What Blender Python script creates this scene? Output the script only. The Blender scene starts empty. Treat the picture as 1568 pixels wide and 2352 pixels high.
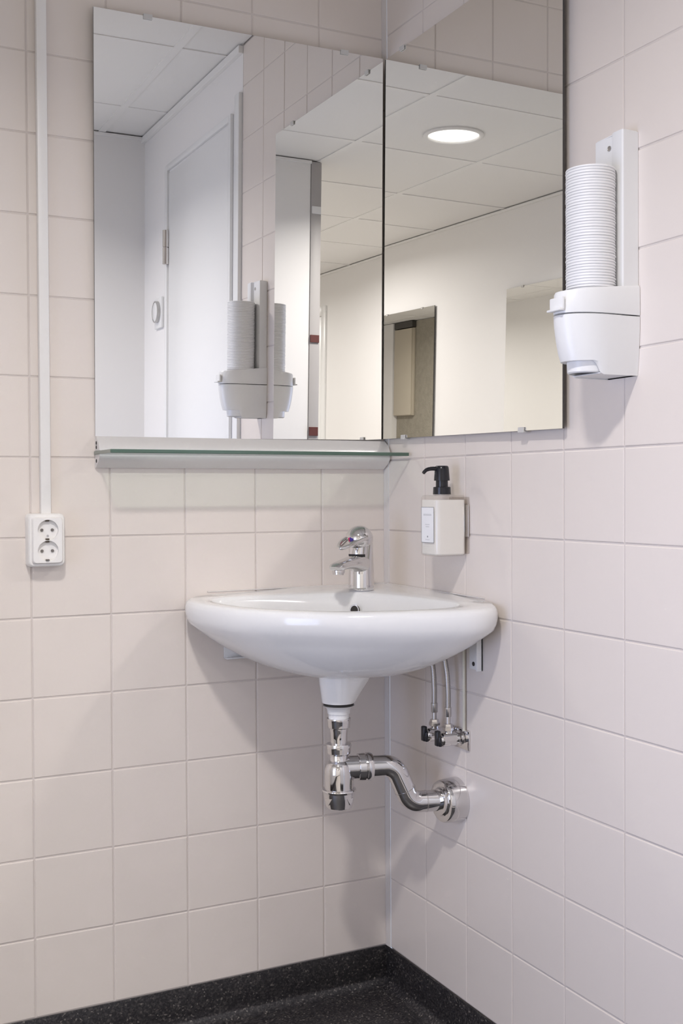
import bpy, bmesh, math, random
from mathutils import Vector, Matrix

random.seed(7)
C = bpy.context.scene.collection
sc = bpy.context.scene
PI = math.pi

# ------------------------------------------------------------------ camera
CAM = Vector((-1.1768, -2.1330, 1.0631))
YAW, PITCH, ROLL, FPX = 0.4660, -0.0179, -0.0053, 2592.4
fw = Vector((math.sin(YAW) * math.cos(PITCH), math.cos(YAW) * math.cos(PITCH), math.sin(PITCH)))
rt = fw.cross(Vector((0, 0, 1))).normalized()
up = rt.cross(fw)
r2 = math.cos(ROLL) * rt + math.sin(ROLL) * up
u2 = -math.sin(ROLL) * rt + math.cos(ROLL) * up
cd = bpy.data.cameras.new('camera')
cd.sensor_fit = 'VERTICAL'
cd.sensor_height = 36.0
cd.lens = 36.0 * FPX / 2352.0
cd.clip_start = 0.02
cam = bpy.data.objects.new('camera', cd)
C.objects.link(cam)
M = Matrix((r2, u2, -fw)).transposed().to_4x4()
M.translation = CAM
cam.matrix_world = M
sc.camera = cam

# ------------------------------------------------------------------ render look
sc.view_settings.view_transform = 'Standard'
sc.view_settings.look = 'None'
sc.view_settings.gamma = 1.0
sc.view_settings.use_curve_mapping = False
sc.view_settings.exposure = 0.07
sc.cycles.use_denoising = True
sc.cycles.max_bounces = 10
sc.cycles.diffuse_bounces = 4
sc.cycles.glossy_bounces = 6
sc.cycles.transmission_bounces = 8
sc.cycles.transparent_max_bounces = 12
sc.cycles.sample_clamp_indirect = 0.0
sc.cycles.use_guiding = True          # finds the lamp's light thrown back by the mirrors
sc.cycles.use_surface_guiding = True
sc.cycles.guiding_training_samples = 64
sc.cycles.blur_glossy = 0.0
sc.cycles.use_adaptive_sampling = True
sc.cycles.adaptive_threshold = 0.035
sc.cycles.time_limit = 1150
sc.cycles.caustics_reflective = True
sc.cycles.caustics_refractive = False

w = bpy.data.worlds.new('world')
w.use_nodes = True
w.node_tree.nodes['Background'].inputs[0].default_value = (0.75, 0.82, 1.0, 1)
w.node_tree.nodes['Background'].inputs[1].default_value = 0.6
sc.world = w

# ------------------------------------------------------------------ light levels
LAMP_A = (-1.067, -1.385)      # recessed downlight seen in the mirror
LAMP_B = (-1.067, -3.30)       # the next downlight down the room
LAMP_C = (-1.067, -5.30)  # unseen lamp, added to brighten the far end of the room
CEIL = 2.295
P_A, COL_A, SPREAD_A = 17.3, (1.0, 0.96, 0.94), 146
P_B, COL_B, SPREAD_B = 21.0, (1.0, 0.965, 0.955), 168
P_C, COL_C, SPREAD_C = 20.5, (1.0, 0.96, 0.94), 168
P_FILL, COL_FILL, SPREAD_FILL = 8.0, (0.58, 0.58, 1.0), 98  # added cool fill that tints the right wall
H = 0.08                       # height of the vinyl upstand


def area(name, loc, rot, size, power, col, shape='DISK', size_y=None, spread=PI):
    l = bpy.data.lights.new(name, 'AREA')
    l.shape = shape
    l.size = size
    if size_y: l.size_y = size_y
    l.energy = power
    l.color = col
    l.spread = spread
    o = bpy.data.objects.new(name, l)
    o.location = loc
    o.rotation_euler = rot
    C.objects.link(o)
    return o


for (lx, ly), p, c, sp_ in ((LAMP_A, P_A, COL_A, SPREAD_A), (LAMP_B, P_B, COL_B, SPREAD_B), (LAMP_C, P_C, COL_C, SPREAD_C)):
    area('downlight_glow', (lx, ly, CEIL - 0.006), (0, 0, 0), 0.15, p, c, spread=math.radians(sp_))
FILL_Y0, FILL_Y1, FILL_Z0, FILL_Z1 = -1.58, -0.72, 0.22, 1.45  # bounds of the added opening, shaped for the fill light
area('cool_fill', (-2.13, (FILL_Y0 + FILL_Y1) / 2, (FILL_Z0 + FILL_Z1) / 2), (0, math.radians(-90), 0),
     FILL_Z1 - FILL_Z0, P_FILL, COL_FILL, 'RECTANGLE', FILL_Y1 - FILL_Y0, math.radians(SPREAD_FILL))  # cool fill light from an unseen, added source

# ------------------------------------------------------------------ helpers


def mat(name, col, rough=0.5, metal=0.0, coat=0.0, spec=0.5, bump=None, noise=None):
    m = bpy.data.materials.new(name)
    m.use_nodes = True
    nt = m.node_tree
    b = nt.nodes['Principled BSDF']
    b.inputs['Base Color'].default_value = (*col, 1)
    b.inputs['Roughness'].default_value = rough
    b.inputs['Metallic'].default_value = metal
    b.inputs['Coat Weight'].default_value = coat
    b.inputs['Coat Roughness'].default_value = 0.08
    b.inputs['Specular IOR Level'].default_value = spec
    tc = nt.nodes.new('ShaderNodeNewGeometry')
    if noise:
        sc_, amt = noise
        n = nt.nodes.new('ShaderNodeTexNoise')
        n.inputs['Scale'].default_value = sc_
        n.inputs['Detail'].default_value = 4
        nt.links.new(tc.outputs['Position'], n.inputs['Vector'])
        mx = nt.nodes.new('ShaderNodeMix')
        mx.data_type = 'RGBA'
        mx.inputs['A'].default_value = (*[c * (1 - amt) for c in col], 1)
        mx.inputs['B'].default_value = (*[min(1, c * (1 + amt)) for c in col], 1)
        nt.links.new(n.outputs['Fac'], mx.inputs['Factor'])
        nt.links.new(mx.outputs['Result'], b.inputs['Base Color'])
    if bump:
        bs, st, dist = bump
        n = nt.nodes.new('ShaderNodeTexNoise')
        n.inputs['Scale'].default_value = bs
        n.inputs['Detail'].default_value = 3
        nt.links.new(tc.outputs['Position'], n.inputs['Vector'])
        bp = nt.nodes.new('ShaderNodeBump')
        bp.inputs['Strength'].default_value = st
        bp.inputs['Distance'].default_value = dist
        nt.links.new(n.outputs['Fac'], bp.inputs['Height'])
        nt.links.new(bp.outputs['Normal'], b.inputs['Normal'])
    return m


TILE = mat('cream_glazed_tile', (0.77, 0.70, 0.642), 0.33, bump=(9, 0.15, 0.004), noise=(3.0, 0.015))
GROUT = mat('pale_grout', (0.66, 0.60, 0.56), 0.8, bump=(300, 0.3, 0.0005))
SILICONE = mat('silicone_seal', (0.70, 0.655, 0.62), 0.6)
PLASTER = mat('white_painted_wall', (0.87, 0.855, 0.84), 0.6, bump=(120, 0.08, 0.001))
CEILM = mat('white_ceiling_panel', (0.88, 0.87, 0.85), 0.8, bump=(400, 0.2, 0.0008))
TBAR = mat('white_ceiling_grid', (0.88, 0.87, 0.85), 0.5)
PAINT = mat('white_satin_paint', (0.86, 0.86, 0.85), 0.32)
PORC = mat('white_porcelain', (0.86, 0.855, 0.845), 0.10, coat=0.4)
CHROME = mat('polished_chrome', (0.73, 0.72, 0.72), 0.05, metal=1.0)
DULLCHROME = mat('worn_chrome', (0.66, 0.64, 0.63), 0.2, metal=1.0)
STEEL = mat('brushed_steel', (0.55, 0.54, 0.53), 0.3, metal=1.0)
WPLAST = mat('white_plastic', (0.84, 0.84, 0.835), 0.32)
SOCK = mat('warm_white_plastic', (0.85, 0.83, 0.80), 0.3)
CUP = mat('white_cup_plastic', (0.87, 0.865, 0.86), 0.4)
BLACK = mat('black_plastic', (0.012, 0.012, 0.016), 0.22)
RUBBER = mat('black_rubber', (0.02, 0.018, 0.016), 0.6)
ALU = mat('satin_white_aluminium', (0.74, 0.72, 0.705), 0.3, metal=0.15)
CREAMPIPE = mat('cream_painted_pipe', (0.72, 0.69, 0.58), 0.4)
BRASS = mat('dark_brass', (0.10, 0.08, 0.06), 0.4, metal=0.6)
CONTACT = mat('shadowed_contact', (0.16, 0.145, 0.13), 0.5)
DARKHOLE = mat('dark_cavity', (0.03, 0.026, 0.022), 0.7)
GREY = mat('grey_glossy_panel', (0.45, 0.43, 0.42), 0.5)
RED = mat('dark_red_paint', (0.12, 0.035, 0.03), 0.5)
TERR = mat('grey_textured_wall', (0.36, 0.33, 0.27), 0.8, bump=(60, 0.6, 0.01), noise=(25, 0.22))
BEIGE = mat('beige_laminate', (0.60, 0.54, 0.44), 0.5)
INKGREY = mat('grey_ink', (0.28, 0.28, 0.29), 0.6)
INKLIGHT = mat('pale_grey_ink', (0.60, 0.60, 0.61), 0.6)
INKBLUE = mat('blue_dot', (0.05, 0.03, 0.25), 0.3)
INKRED = mat('red_dot', (0.6, 0.03, 0.10), 0.3)
LABELM = mat('white_paper_label', (0.88, 0.88, 0.89), 0.5)
SOAPL = mat('cream_liquid_soap', (0.87, 0.85, 0.80), 0.25)
MEDGE = mat('dark_mirror_edge', (0.06, 0.055, 0.05), 0.35)


def mirror_mat():
    m = mat('silvered_mirror', (0.93, 0.93, 0.915), 0.0, metal=1.0)
    return m


MIRROR = mirror_mat()


def glass_mat(name, tint, gloss):
    m = bpy.data.materials.new(name)
    m.use_nodes = True
    nt = m.node_tree
    nt.nodes.remove(nt.nodes['Principled BSDF'])
    out = nt.nodes['Material Output']
    t = nt.nodes.new('ShaderNodeBsdfTransparent')
    t.inputs[0].default_value = (*tint, 1)
    g = nt.nodes.new('ShaderNodeBsdfGlossy')
    g.inputs['Roughness'].default_value = 0.02
    f = nt.nodes.new('ShaderNodeFresnel')
    f.inputs[0].default_value = 1.45
    mu = nt.nodes.new('ShaderNodeMath')
    mu.operation = 'MULTIPLY'
    mu.inputs[1].default_value = gloss
    mx = nt.nodes.new('ShaderNodeMixShader')
    nt.links.new(f.outputs[0], mu.inputs[0])
    ge = nt.nodes.new('ShaderNodeNewGeometry')
    iv = nt.nodes.new('ShaderNodeMath'); iv.operation = 'SUBTRACT'; iv.inputs[0].default_value = 1.0
    nt.links.new(ge.outputs['Backfacing'], iv.inputs[1])
    m2 = nt.nodes.new('ShaderNodeMath'); m2.operation = 'MULTIPLY'
    nt.links.new(mu.outputs[0], m2.inputs[0]); nt.links.new(iv.outputs[0], m2.inputs[1])
    nt.links.new(m2.outputs[0], mx.inputs[0])
    nt.links.new(t.outputs[0], mx.inputs[1])
    nt.links.new(g.outputs[0], mx.inputs[2])
    nt.links.new(mx.outputs[0], out.inputs[0])
    return m


GLASS = glass_mat('clear_glass', (0.86, 0.93, 0.89), 1.0)
LINO = mat('pale_linoleum', (0.50, 0.465, 0.425), 0.45, noise=(40, 0.06))
CLEARP = glass_mat('clear_plastic', (0.95, 0.94, 0.93), 1.0)
GREENEDGE = mat('green_glass_edge', (0.075, 0.135, 0.10), 0.12, coat=0.5)


def emis(name, col, s):
    m = bpy.data.materials.new(name)
    m.use_nodes = True
    b = m.node_tree.nodes['Principled BSDF']
    b.inputs['Base Color'].default_value = (0.9, 0.9, 0.9, 1)
    b.inputs['Emission Color'].default_value = (*col, 1)
    b.inputs['Emission Strength'].default_value = s
    return m


LENS = emis('lit_lamp_lens', (1.0, 0.97, 0.93), 1.6)


def vinyl():
    m = mat('speckled_black_vinyl', (0.035, 0.033, 0.034), 0.42)
    nt = m.node_tree
    b = nt.nodes['Principled BSDF']
    g = nt.nodes.new('ShaderNodeNewGeometry')
    v = nt.nodes.new('ShaderNodeTexVoronoi')
    v.inputs['Scale'].default_value = 330
    nt.links.new(g.outputs['Position'], v.inputs['Vector'])
    r = nt.nodes.new('ShaderNodeValToRGB')
    e = r.color_ramp.elements
    e[0].position = 0.0; e[0].color = (0.014, 0.013, 0.015, 1)
    e[1].position = 0.55; e[1].color = (0.030, 0.028, 0.030, 1)
    for p, c in ((0.80, (0.050, 0.046, 0.046, 1)), (0.955, (0.075, 0.068, 0.064, 1)), (0.985, (0.17, 0.155, 0.14, 1))):
        x = e.new(p); x.color = c
    sx = nt.nodes.new('ShaderNodeSeparateColor')
    nt.links.new(v.outputs['Color'], sx.inputs[0])
    nt.links.new(sx.outputs[0], r.inputs[0])
    nt.links.new(r.outputs[0], b.inputs['Base Color'])
    n = nt.nodes.new('ShaderNodeTexNoise')
    n.inputs['Scale'].default_value = 250
    nt.links.new(g.outputs['Position'], n.inputs['Vector'])
    bp = nt.nodes.new('ShaderNodeBump')
    bp.inputs['Strength'].default_value = 0.25
    bp.inputs['Distance'].default_value = 0.001
    nt.links.new(n.outputs['Fac'], bp.inputs['Height'])
    nt.links.new(bp.outputs['Normal'], b.inputs['Normal'])
    return m


VINYL = vinyl()


def braid():
    m = mat('braided_steel_hose', (0.50, 0.49, 0.47), 0.35, metal=0.9)
    nt = m.node_tree
    b = nt.nodes['Principled BSDF']
    g = nt.nodes.new('ShaderNodeNewGeometry')
    c = nt.nodes.new('ShaderNodeTexChecker')
    c.inputs['Scale'].default_value = 700
    c.inputs['Color1'].default_value = (0.62, 0.60, 0.58, 1)
    c.inputs['Color2'].default_value = (0.30, 0.28, 0.26, 1)
    nt.links.new(g.outputs['Position'], c.inputs['Vector'])
    nt.links.new(c.outputs['Color'], b.inputs['Base Color'])
    return m


BRAID = braid()

ORIG = {}


def worigin(o):
    return ORIG[o.name]


def link(name, me, parent, origin):
    o = bpy.data.objects.new(name, me)
    C.objects.link(o)
    ORIG[o.name] = Vector(origin)
    if parent is not None:
        o.parent = parent
        o.location = Vector(origin) - worigin(parent)
    else:
        o.location = origin
    return o


def obj(name, bm, m, parent=None, origin=None, smooth=None, mats=None):
    """bm in world coordinates -> ONE object; local origin at `origin` (default: base centre)."""
    if origin is None:
        xs = [v.co.x for v in bm.verts]; ys = [v.co.y for v in bm.verts]; zs = [v.co.z for v in bm.verts]
        origin = Vector(((min(xs) + max(xs)) / 2, (min(ys) + max(ys)) / 2, min(zs)))
    origin = Vector(origin)
    bmesh.ops.translate(bm, verts=bm.verts, vec=-origin)
    bmesh.ops.recalc_face_normals(bm, faces=bm.faces)
    me = bpy.data.meshes.new(name)
    bm.to_mesh(me)
    bm.free()
    for mm in (mats or [m]):
        me.materials.append(mm)
    if smooth is not None:
        for p in me.polygons: p.use_smooth = True
        me.set_sharp_from_angle(angle=math.radians(smooth))
    return link(name, me, parent, origin)


def empty(name, loc, label, cat, group=None):
    o = link(name, None, None, loc)
    o.empty_display_size = 0.05
    tag(o, label, cat, group)
    return o


def tag(o, label, cat, group=None):
    o['label'] = label
    o['category'] = cat
    if group: o['group'] = group
    return o


def struct(name, bm, m, smooth=None, mats=None):
    o = obj(name, bm, m, smooth=smooth, mats=mats)
    o['kind'] = 'structure'
    return o


def box(bm, a, b, bev=0.0, mi=0, seg=2):
    """axis aligned box between corners a and b"""
    x0, x1 = sorted((a[0], b[0])); y0, y1 = sorted((a[1], b[1])); z0, z1 = sorted((a[2], b[2]))
    vs = [bm.verts.new(p) for p in ((x0, y0, z0), (x1, y0, z0), (x1, y1, z0), (x0, y1, z0), (x0, y0, z1), (x1, y0, z1), (x1, y1, z1), (x0, y1, z1))]
    fs = [bm.faces.new([vs[i] for i in f]) for f in ((3, 2, 1, 0), (4, 5, 6, 7), (0, 1, 5, 4), (1, 2, 6, 5), (2, 3, 7, 6), (3, 0, 4, 7))]
    for f in fs: f.material_index = mi
    if bev:
        es = list({e for f in fs for e in f.edges})
        r = bmesh.ops.bevel(bm, geom=es, offset=bev, segments=seg, affect='EDGES', profile=0.5)
        for f in r['faces']: f.material_index = mi
    return fs


def B():
    return bmesh.new()


def loft(bm, rings, cap0=True, cap1=True, mi=0, closed=True):
    R_ = [[bm.verts.new(p) for p in r] for r in rings]
    n = len(R_[0])
    for i in range(len(R_) - 1):
        for j in range(n if closed else n - 1):
            k = (j + 1) % n
            f = bm.faces.new((R_[i][j], R_[i][k], R_[i + 1][k], R_[i + 1][j]))
            f.material_index = mi
    if cap0: bm.faces.new(R_[0][::-1]).material_index = mi
    if cap1: bm.faces.new(R_[-1]).material_index = mi
    return R_


def frame_of(d):
    d = Vector(d).normalized()
    a = Vector((0, 0, 1)) if abs(d.z) < 0.9 else Vector((1, 0, 0))
    u = d.cross(a).normalized()
    v = u.cross(d).normalized()
    return d, u, v


def lathe(bm, base, axis, prof, n=40, mi=0, cap0=True, cap1=True):
    """prof: list of (distance along axis, radius)"""
    d, u, v = frame_of(axis)
    base = Vector(base)
    rings = []
    for t, r in prof:
        rings.append([base + d * t + (u * math.cos(2 * PI * k / n) + v * math.sin(2 * PI * k / n)) * max(r, 1e-5) for k in range(n)])
    return loft(bm, rings, cap0, cap1, mi)


def smooth_path(pts, sub=8):
    pts = [Vector(p) for p in pts]
    P = [pts[0] * 2 - pts[1]] + pts + [pts[-1] * 2 - pts[-2]]
    out = []
    for i in range(1, len(P) - 2):
        a, b, c, d = P[i - 1:i + 3]
        for s in range(sub):
            t = s / sub
            out.append(0.5 * ((2 * b) + (c - a) * t + (2 * a - 5 * b + 4 * c - d) * t * t + (3 * b - 3 * c + d - a) * t ** 3))
    out.append(pts[-1])
    return out


def round_path(pts, rad, seg=10):
    """polyline with corners replaced by arcs"""
    pts = [Vector(p) for p in pts]
    out = [pts[0]]
    for i in range(1, len(pts) - 1):
        p, a, c = pts[i], (pts[i - 1] - pts[i]).normalized(), (pts[i + 1] - pts[i]).normalized()
        ang = a.angle(c)
        t = rad / math.tan(ang / 2)
        cen = p + (a + c).normalized() * (rad / math.sin(ang / 2))
        s, e = p + a * t - cen, p + c * t - cen
        tot = s.angle(e)
        for k in range(seg + 1):
            q = k / seg
            out.append(cen + (s * math.sin((1 - q) * tot) + e * math.sin(q * tot)) / math.sin(tot))
    out.append(pts[-1])
    return out


def tube(bm, path, r, n=24, mi=0, caps=True):
    path = [Vector(p) for p in path]
    d0 = (path[1] - path[0]).normalized()
    _, u, v = frame_of(d0)
    rings = []
    prev = d0
    for i, p in enumerate(path):
        if i == 0: d = d0
        elif i == len(path) - 1: d = (path[-1] - path[-2]).normalized()
        else: d = ((path[i + 1] - path[i]).normalized() + (path[i] - path[i - 1]).normalized()).normalized()
        q = prev.rotation_difference(d)
        u = q @ u; v = q @ v
        prev = d
        rr = r(i / (len(path) - 1)) if callable(r) else r
        rings.append([p + (u * math.cos(2 * PI * k / n) + v * math.sin(2 * PI * k / n)) * rr for k in range(n)])
    return loft(bm, rings, caps, caps, mi)


def rrect(w, h, r, n=6):
    """rounded rectangle outline, centred, ccw"""
    out = []
    for cx, cy, a0 in ((w / 2 - r, h / 2 - r, 0), (-w / 2 + r, h / 2 - r, 90), (-w / 2 + r, -h / 2 + r, 180), (w / 2 - r, -h / 2 + r, 270)):
        for k in range(n + 1):
            a = math.radians(a0 + 90 * k / n)
            out.append((cx + r * math.cos(a), cy + r * math.sin(a)))
    return out


# ================================================================== THE ROOM SHELL
T, G, TD = 0.15, 0.0028, 0.0
WX = -1.94                      # far left wall plane
YB = -1.99                      # short partition behind the viewer
YE = -7.0


def tile_wall(name, us, z0, z1, to3d, nrm):
    """tiles between successive u values; to3d(u, depth, z)"""
    bm = B()
    bv = 0.0016
    for a, b in zip(us[:-1], us[1:]):
        z = z0
        while z < z1 - 0.004:
            zt = min(z + T, z1)
            jit = [random.uniform(-0.00035, 0.00035) for _ in range(4)]
            off = random.uniform(-0.0002, 0.0002)
            u0, u1, v0, v1 = a + G / 2, b - G / 2, z + G / 2, zt - G / 2
            base = [(u0, v0), (u1, v0), (u1, v1), (u0, v1)]
            ctr = [(-1, -1), (1, -1), (1, 1), (-1, 1)]
            rings = []
            for ins, dep in ((0, -0.003), (0, -0.0012), (0.0006, -0.0004), (bv, 0.0)):
                ring = []
                for (p, q), (sx_, sy_), j in zip(base, ctr, jit):
                    d = dep + (j + off if dep > -0.0025 else 0)
                    ring.append(bm.verts.new(to3d(p - sx_ * ins, d, q - sy_ * ins)))
                rings.append(ring)
            for i in range(3):
                for k in range(4):
                    bm.faces.new((rings[i][k], rings[i][(k + 1) % 4], rings[i + 1][(k + 1) % 4], rings[i + 1][k]))
            bm.faces.new(rings[-1])
            z += T
    # grout bed
    g = [bm.verts.new(to3d(u, -0.0016, z)) for u, z in ((us[0], z0), (us[-1], z0), (us[-1], z1), (us[0], z1))]
    f = bm.faces.new(g); f.material_index = 1
    # solid backing
    bk = [bm.verts.new(to3d(u, -0.08, z)) for u, z in ((us[0], 0), (us[-1], 0), (us[-1], z1 + 0.1), (us[0], z1 + 0.1))]
    fr = [bm.verts.new(to3d(u, -0.004, z)) for u, z in ((us[0], 0), (us[-1], 0), (us[-1], z1 + 0.1), (us[0], z1 + 0.1))]
    for k in range(4):
        bm.faces.new((bk[k], bk[(k + 1) % 4], fr[(k + 1) % 4], fr[k])).material_index = 1
    bm.faces.new(bk).material_index = 1
    bm.faces.new(fr).material_index = 1
    me = bpy.data.meshes.new(name)
    for fc in bm.faces:
        if fc.normal.dot(nrm) < -0.5 and fc.material_index == 0: fc.normal_flip()
    origin = Vector((sum(v.co.x for v in bm.verts) / len(bm.verts), sum(v.co.y for v in bm.verts) / len(bm.verts), 0))
    bmesh.ops.translate(bm, verts=bm.verts, vec=-origin)
    bm.to_mesh(me); bm.free()
    me.materials.append(TILE); me.materials.append(GROUT)
    o = link(name, me, None, origin)
    o['kind'] = 'structure'
    return o


# left tiled wall, plane y = 0, tile columns start exactly in the corner
us = [-(T * k) for k in range(0, 13)][::-1]
us = [WX] + us
tile_wall('wall_left', us, H, CEIL, lambda u, d, z: (u, -d, z), Vector((0, -1, 0)))
# right tiled wall, plane x = 0
us = [0.0177 + T * k for k in range(0, 7)] + [0.932]
us = us[:-2] + [0.932]
tile_wall('wall_right', us, H, CEIL, lambda u, d, z: (-d, -u, z), Vector((-1, 0, 0)))
bm = B()   # silicone bead in the corner
loft(bm, [[Vector((0.001, 0.001, z)), Vector((-0.002, 0.001, z)), Vector((-0.0020, -0.006, z)), Vector((-0.0012, -0.0165, z)), Vector((0.001, -0.0175, z))] for z in (H, CEIL)])
struct('trim_1', bm, SILICONE)

# plain walls
bm = B(); box(bm, (0.0, -0.932, 0), (0.08, YE, CEIL + 0.1)); struct('wall_right_plain', bm, PLASTER)
bm = B()
box(bm, (-0.72, YB, 0), (0, YB - 0.05, CEIL)); struct('wall_back', bm, PLASTER)
bm = B(); box(bm, (WX, YE, 0), (0, YE - 0.08, CEIL + 0.1)); struct('wall_far', bm, PLASTER)
# wall with an unseen window, added to carry the cool fill light
bm = B()
x0, x1 = WX - 0.10, WX
box(bm, (x0, 0.08, 0), (x1, FILL_Y1, CEIL + 0.1))
box(bm, (x0, FILL_Y0, 0), (x1, YE, CEIL + 0.1))
box(bm, (x0, FILL_Y1, 0), (x1, FILL_Y0, FILL_Z0))
box(bm, (x0, FILL_Y1, FILL_Z1), (x1, FILL_Y0, CEIL + 0.1))
struct('wall_opposite', bm, PLASTER)
bm = B()
for a, b in (((WX - 0.07, FILL_Y1, FILL_Z0), (WX - 0.03, FILL_Y1 - 0.04, FILL_Z1)), ((WX - 0.07, FILL_Y0, FILL_Z0), (WX - 0.03, FILL_Y0 + 0.04, FILL_Z1)),
             ((WX - 0.07, FILL_Y0 + 0.04, FILL_Z0), (WX - 0.03, FILL_Y1 - 0.04, FILL_Z0 + 0.04)), ((WX - 0.07, FILL_Y0 + 0.04, FILL_Z1 - 0.04), (WX - 0.03, FILL_Y1 - 0.04, FILL_Z1))):
    box(bm, a, b, 0.003)
wn = struct('added_window', bm, PAINT, smooth=40)  # frame of the added, unseen window
bm = B(); box(bm, (WX - 0.052, FILL_Y0 + 0.04, FILL_Z0 + 0.04), (WX - 0.048, FILL_Y1 - 0.04, FILL_Z1 - 0.04))
obj('added_window_pane', bm, GLASS, wn)

# floor with coved upstands
bm = B(); box(bm, (WX, 0.0, -0.05), (0.08, -1.50, 0.0)); struct('floor', bm, VINYL)
bm = B(); box(bm, (WX, -1.50, -0.05), (0.08, YE, 0.0)); struct('floor_corridor', bm, LINO)
rc = 0.028
prof = [(0.0, 0.0), (0.0, H - 0.001), (0.0008, H), (0.0022, H), (0.0028, H - 0.0008), (0.0028, rc)]
prof += [(0.0028 + rc * (1 - math.cos(a)), rc * (1 - math.sin(a))) for a in [PI / 2 * k / 10 for k in range(1, 10)]]
prof += [(0.0028 + rc + 0.004, 0.0012), (0.0028 + rc + 0.006, 0.0)]


def skirt(name, f, ends, mitre):
    bm = B()
    a, b = ends
    R1 = [f(a + mitre * d, d, z) for d, z in prof]
    R2 = [f(b, d, z) for d, z in prof]
    loft(bm, [R1, R2])
    struct(name, bm, VINYL, smooth=50)


skirt('baseboard_left', lambda u, d, z: Vector((-u, -d, z)), (0.0, -WX), 1)
skirt('baseboard_right', lambda u, d, z: Vector((-d, -u, z)), (0.0, 0.932), 1)
skirt('baseboard_opposite', lambda u, d, z: Vector((WX + d, -u, z)), (0.0, -YE), 1)
skirt('baseboard_back', lambda u, d, z: Vector((-u, YB + d, z)), (0.0, 0.72), 1)

# suspended ceiling
gx = [0.0, -0.16, -0.76, -1.36, WX]
gy = [0.0, -0.43, -1.05, -1.665, -2.28, -2.89, -3.50, -4.11, -4.72, -5.33, -5.94, -6.55, YE]
bm = B()
tb = 0.011
zc = CEIL + 0.0035
for i in range(len(gx) - 1):
    for j in range(len(gy) - 1):
        xa, xb = gx[i] - (tb if i else 0.0), gx[i + 1] + tb
        ya, yb = gy[j] - tb, gy[j + 1] + tb
        dz = random.uniform(-0.0008, 0.0008)
        hole = None
        for lx, ly in (LAMP_A, LAMP_B, LAMP_C):
            if xb < lx < xa and yb < ly < ya: hole = (lx, ly)
        if hole:
            n = 48
            inner = [bm.verts.new((hole[0] + 0.098 * math.cos(2 * PI * k / n), hole[1] + 0.098 * math.sin(2 * PI * k / n), zc)) for k in range(n)]
            outer = []
            for k in range(n):
                c_, s_ = math.cos(2 * PI * k / n), math.sin(2 * PI * k / n)
                tx = ((xa if c_ > 0 else xb) - hole[0]) / c_ if abs(c_) > 1e-6 else 1e9
                ty = ((ya if s_ > 0 else yb) - hole[1]) / s_ if abs(s_) > 1e-6 else 1e9
                t = min(tx, ty)
                outer.append(bm.verts.new((hole[0] + t * c_, hole[1] + t * s_, zc)))
            for k in range(n):
                bm.faces.new((inner[k], outer[k], outer[(k + 1) % n], inner[(k + 1) % n]))
            cs = [(xa, ya), (xb, ya), (xb, yb), (xa, yb)]
            for cx_, cy_ in cs:
                k0 = min(range(n), key=lambda k: (outer[k].co.x - cx_) ** 2 + (outer[k].co.y - cy_) ** 2)
                cv = bm.verts.new((cx_, cy_, zc))
                for k in (k0 - 1, k0):
                    p_, q_ = outer[k % n], outer[(k + 1) % n]
                    if abs(p_.co.x - q_.co.x) > 1e-5 and abs(p_.co.y - q_.co.y) > 1e-5:
                        bm.faces.new((p_, cv, q_))
        else:
            bm.faces.new([bm.verts.new(p) for p in ((xa, ya, zc + dz), (xb, ya, zc + dz), (xb, yb, zc + dz), (xa, yb, zc + dz))])
for x in gx[1:-1]:
    box(bm, (x - tb - 0.001, 0, CEIL), (x + tb + 0.001, YE, CEIL + 0.03), mi=1)
for y in gy[1:-1]:
    box(bm, (0, y - tb - 0.001, CEIL + 0.0006), (WX, y + tb + 0.001, CEIL + 0.03), mi=1)
box(bm, (0.0, 0.0, CEIL + 0.06), (WX, YE, CEIL + 0.1), mi=0)
co = struct('ceiling', bm, CEILM, mats=[CEILM, TBAR])
bm = B()
box(bm, (0, -0.932, CEIL - 0.022), (-0.014, YB, CEIL - 0.001), 0.001)
struct('trim_2', bm, TBAR)
bm = B()
box(bm, (-0.014, YB, CEIL - 0.012), (-0.72, YB + 0.012, CEIL - 0.001), 0.001)
struct('trim_3', bm, TBAR)
bm = B()
box(bm, (WX, 0, CEIL - 0.012), (WX + 0.012, YE, CEIL - 0.001), 0.001)
struct('trim_4', bm, TBAR)
# vertical edge strip where the tiles end beside the door
bm = B(); box(bm, (0.0, -0.934, 0), (-0.012, -0.972, 2.165), 0.002); struct('trim_5', bm, PAINT, smooth=40)

# door in the plain part of the right wall
bm = B()
box(bm, (0.0, -1.030, 0), (-0.010, -1.010, 2.125), 0.002)
box(bm, (0.0, -1.690, 0), (-0.010, -1.668, 2.125), 0.002)
box(bm, (0.0, -1.030, 2.105), (-0.010, -1.668, 2.125), 0.002)
d1 = struct('door_1', bm, PAINT, smooth=40)
bm = B(); box(bm, (0.002, -1.034, 0.01), (-0.0055, -1.656, 2.095), 0.0015)
obj('door_leaf', bm, PAINT, d1, smooth=40)
bm = B(); lathe(bm, (-0.014, -1.662, 1.785), (0, 0, 1), [(0, 0.009), (0.001, 0.0110), (0.056, 0.0110), (0.057, 0.0092), (0.0585, 0.0092), (0.0595, 0.0110), (0.116, 0.0110), (0.117, 0.009)])
h1 = obj('door_hinge', bm, DULLCHROME, d1, smooth=40); h1['label'] = 'steel hinge knuckle'
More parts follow.
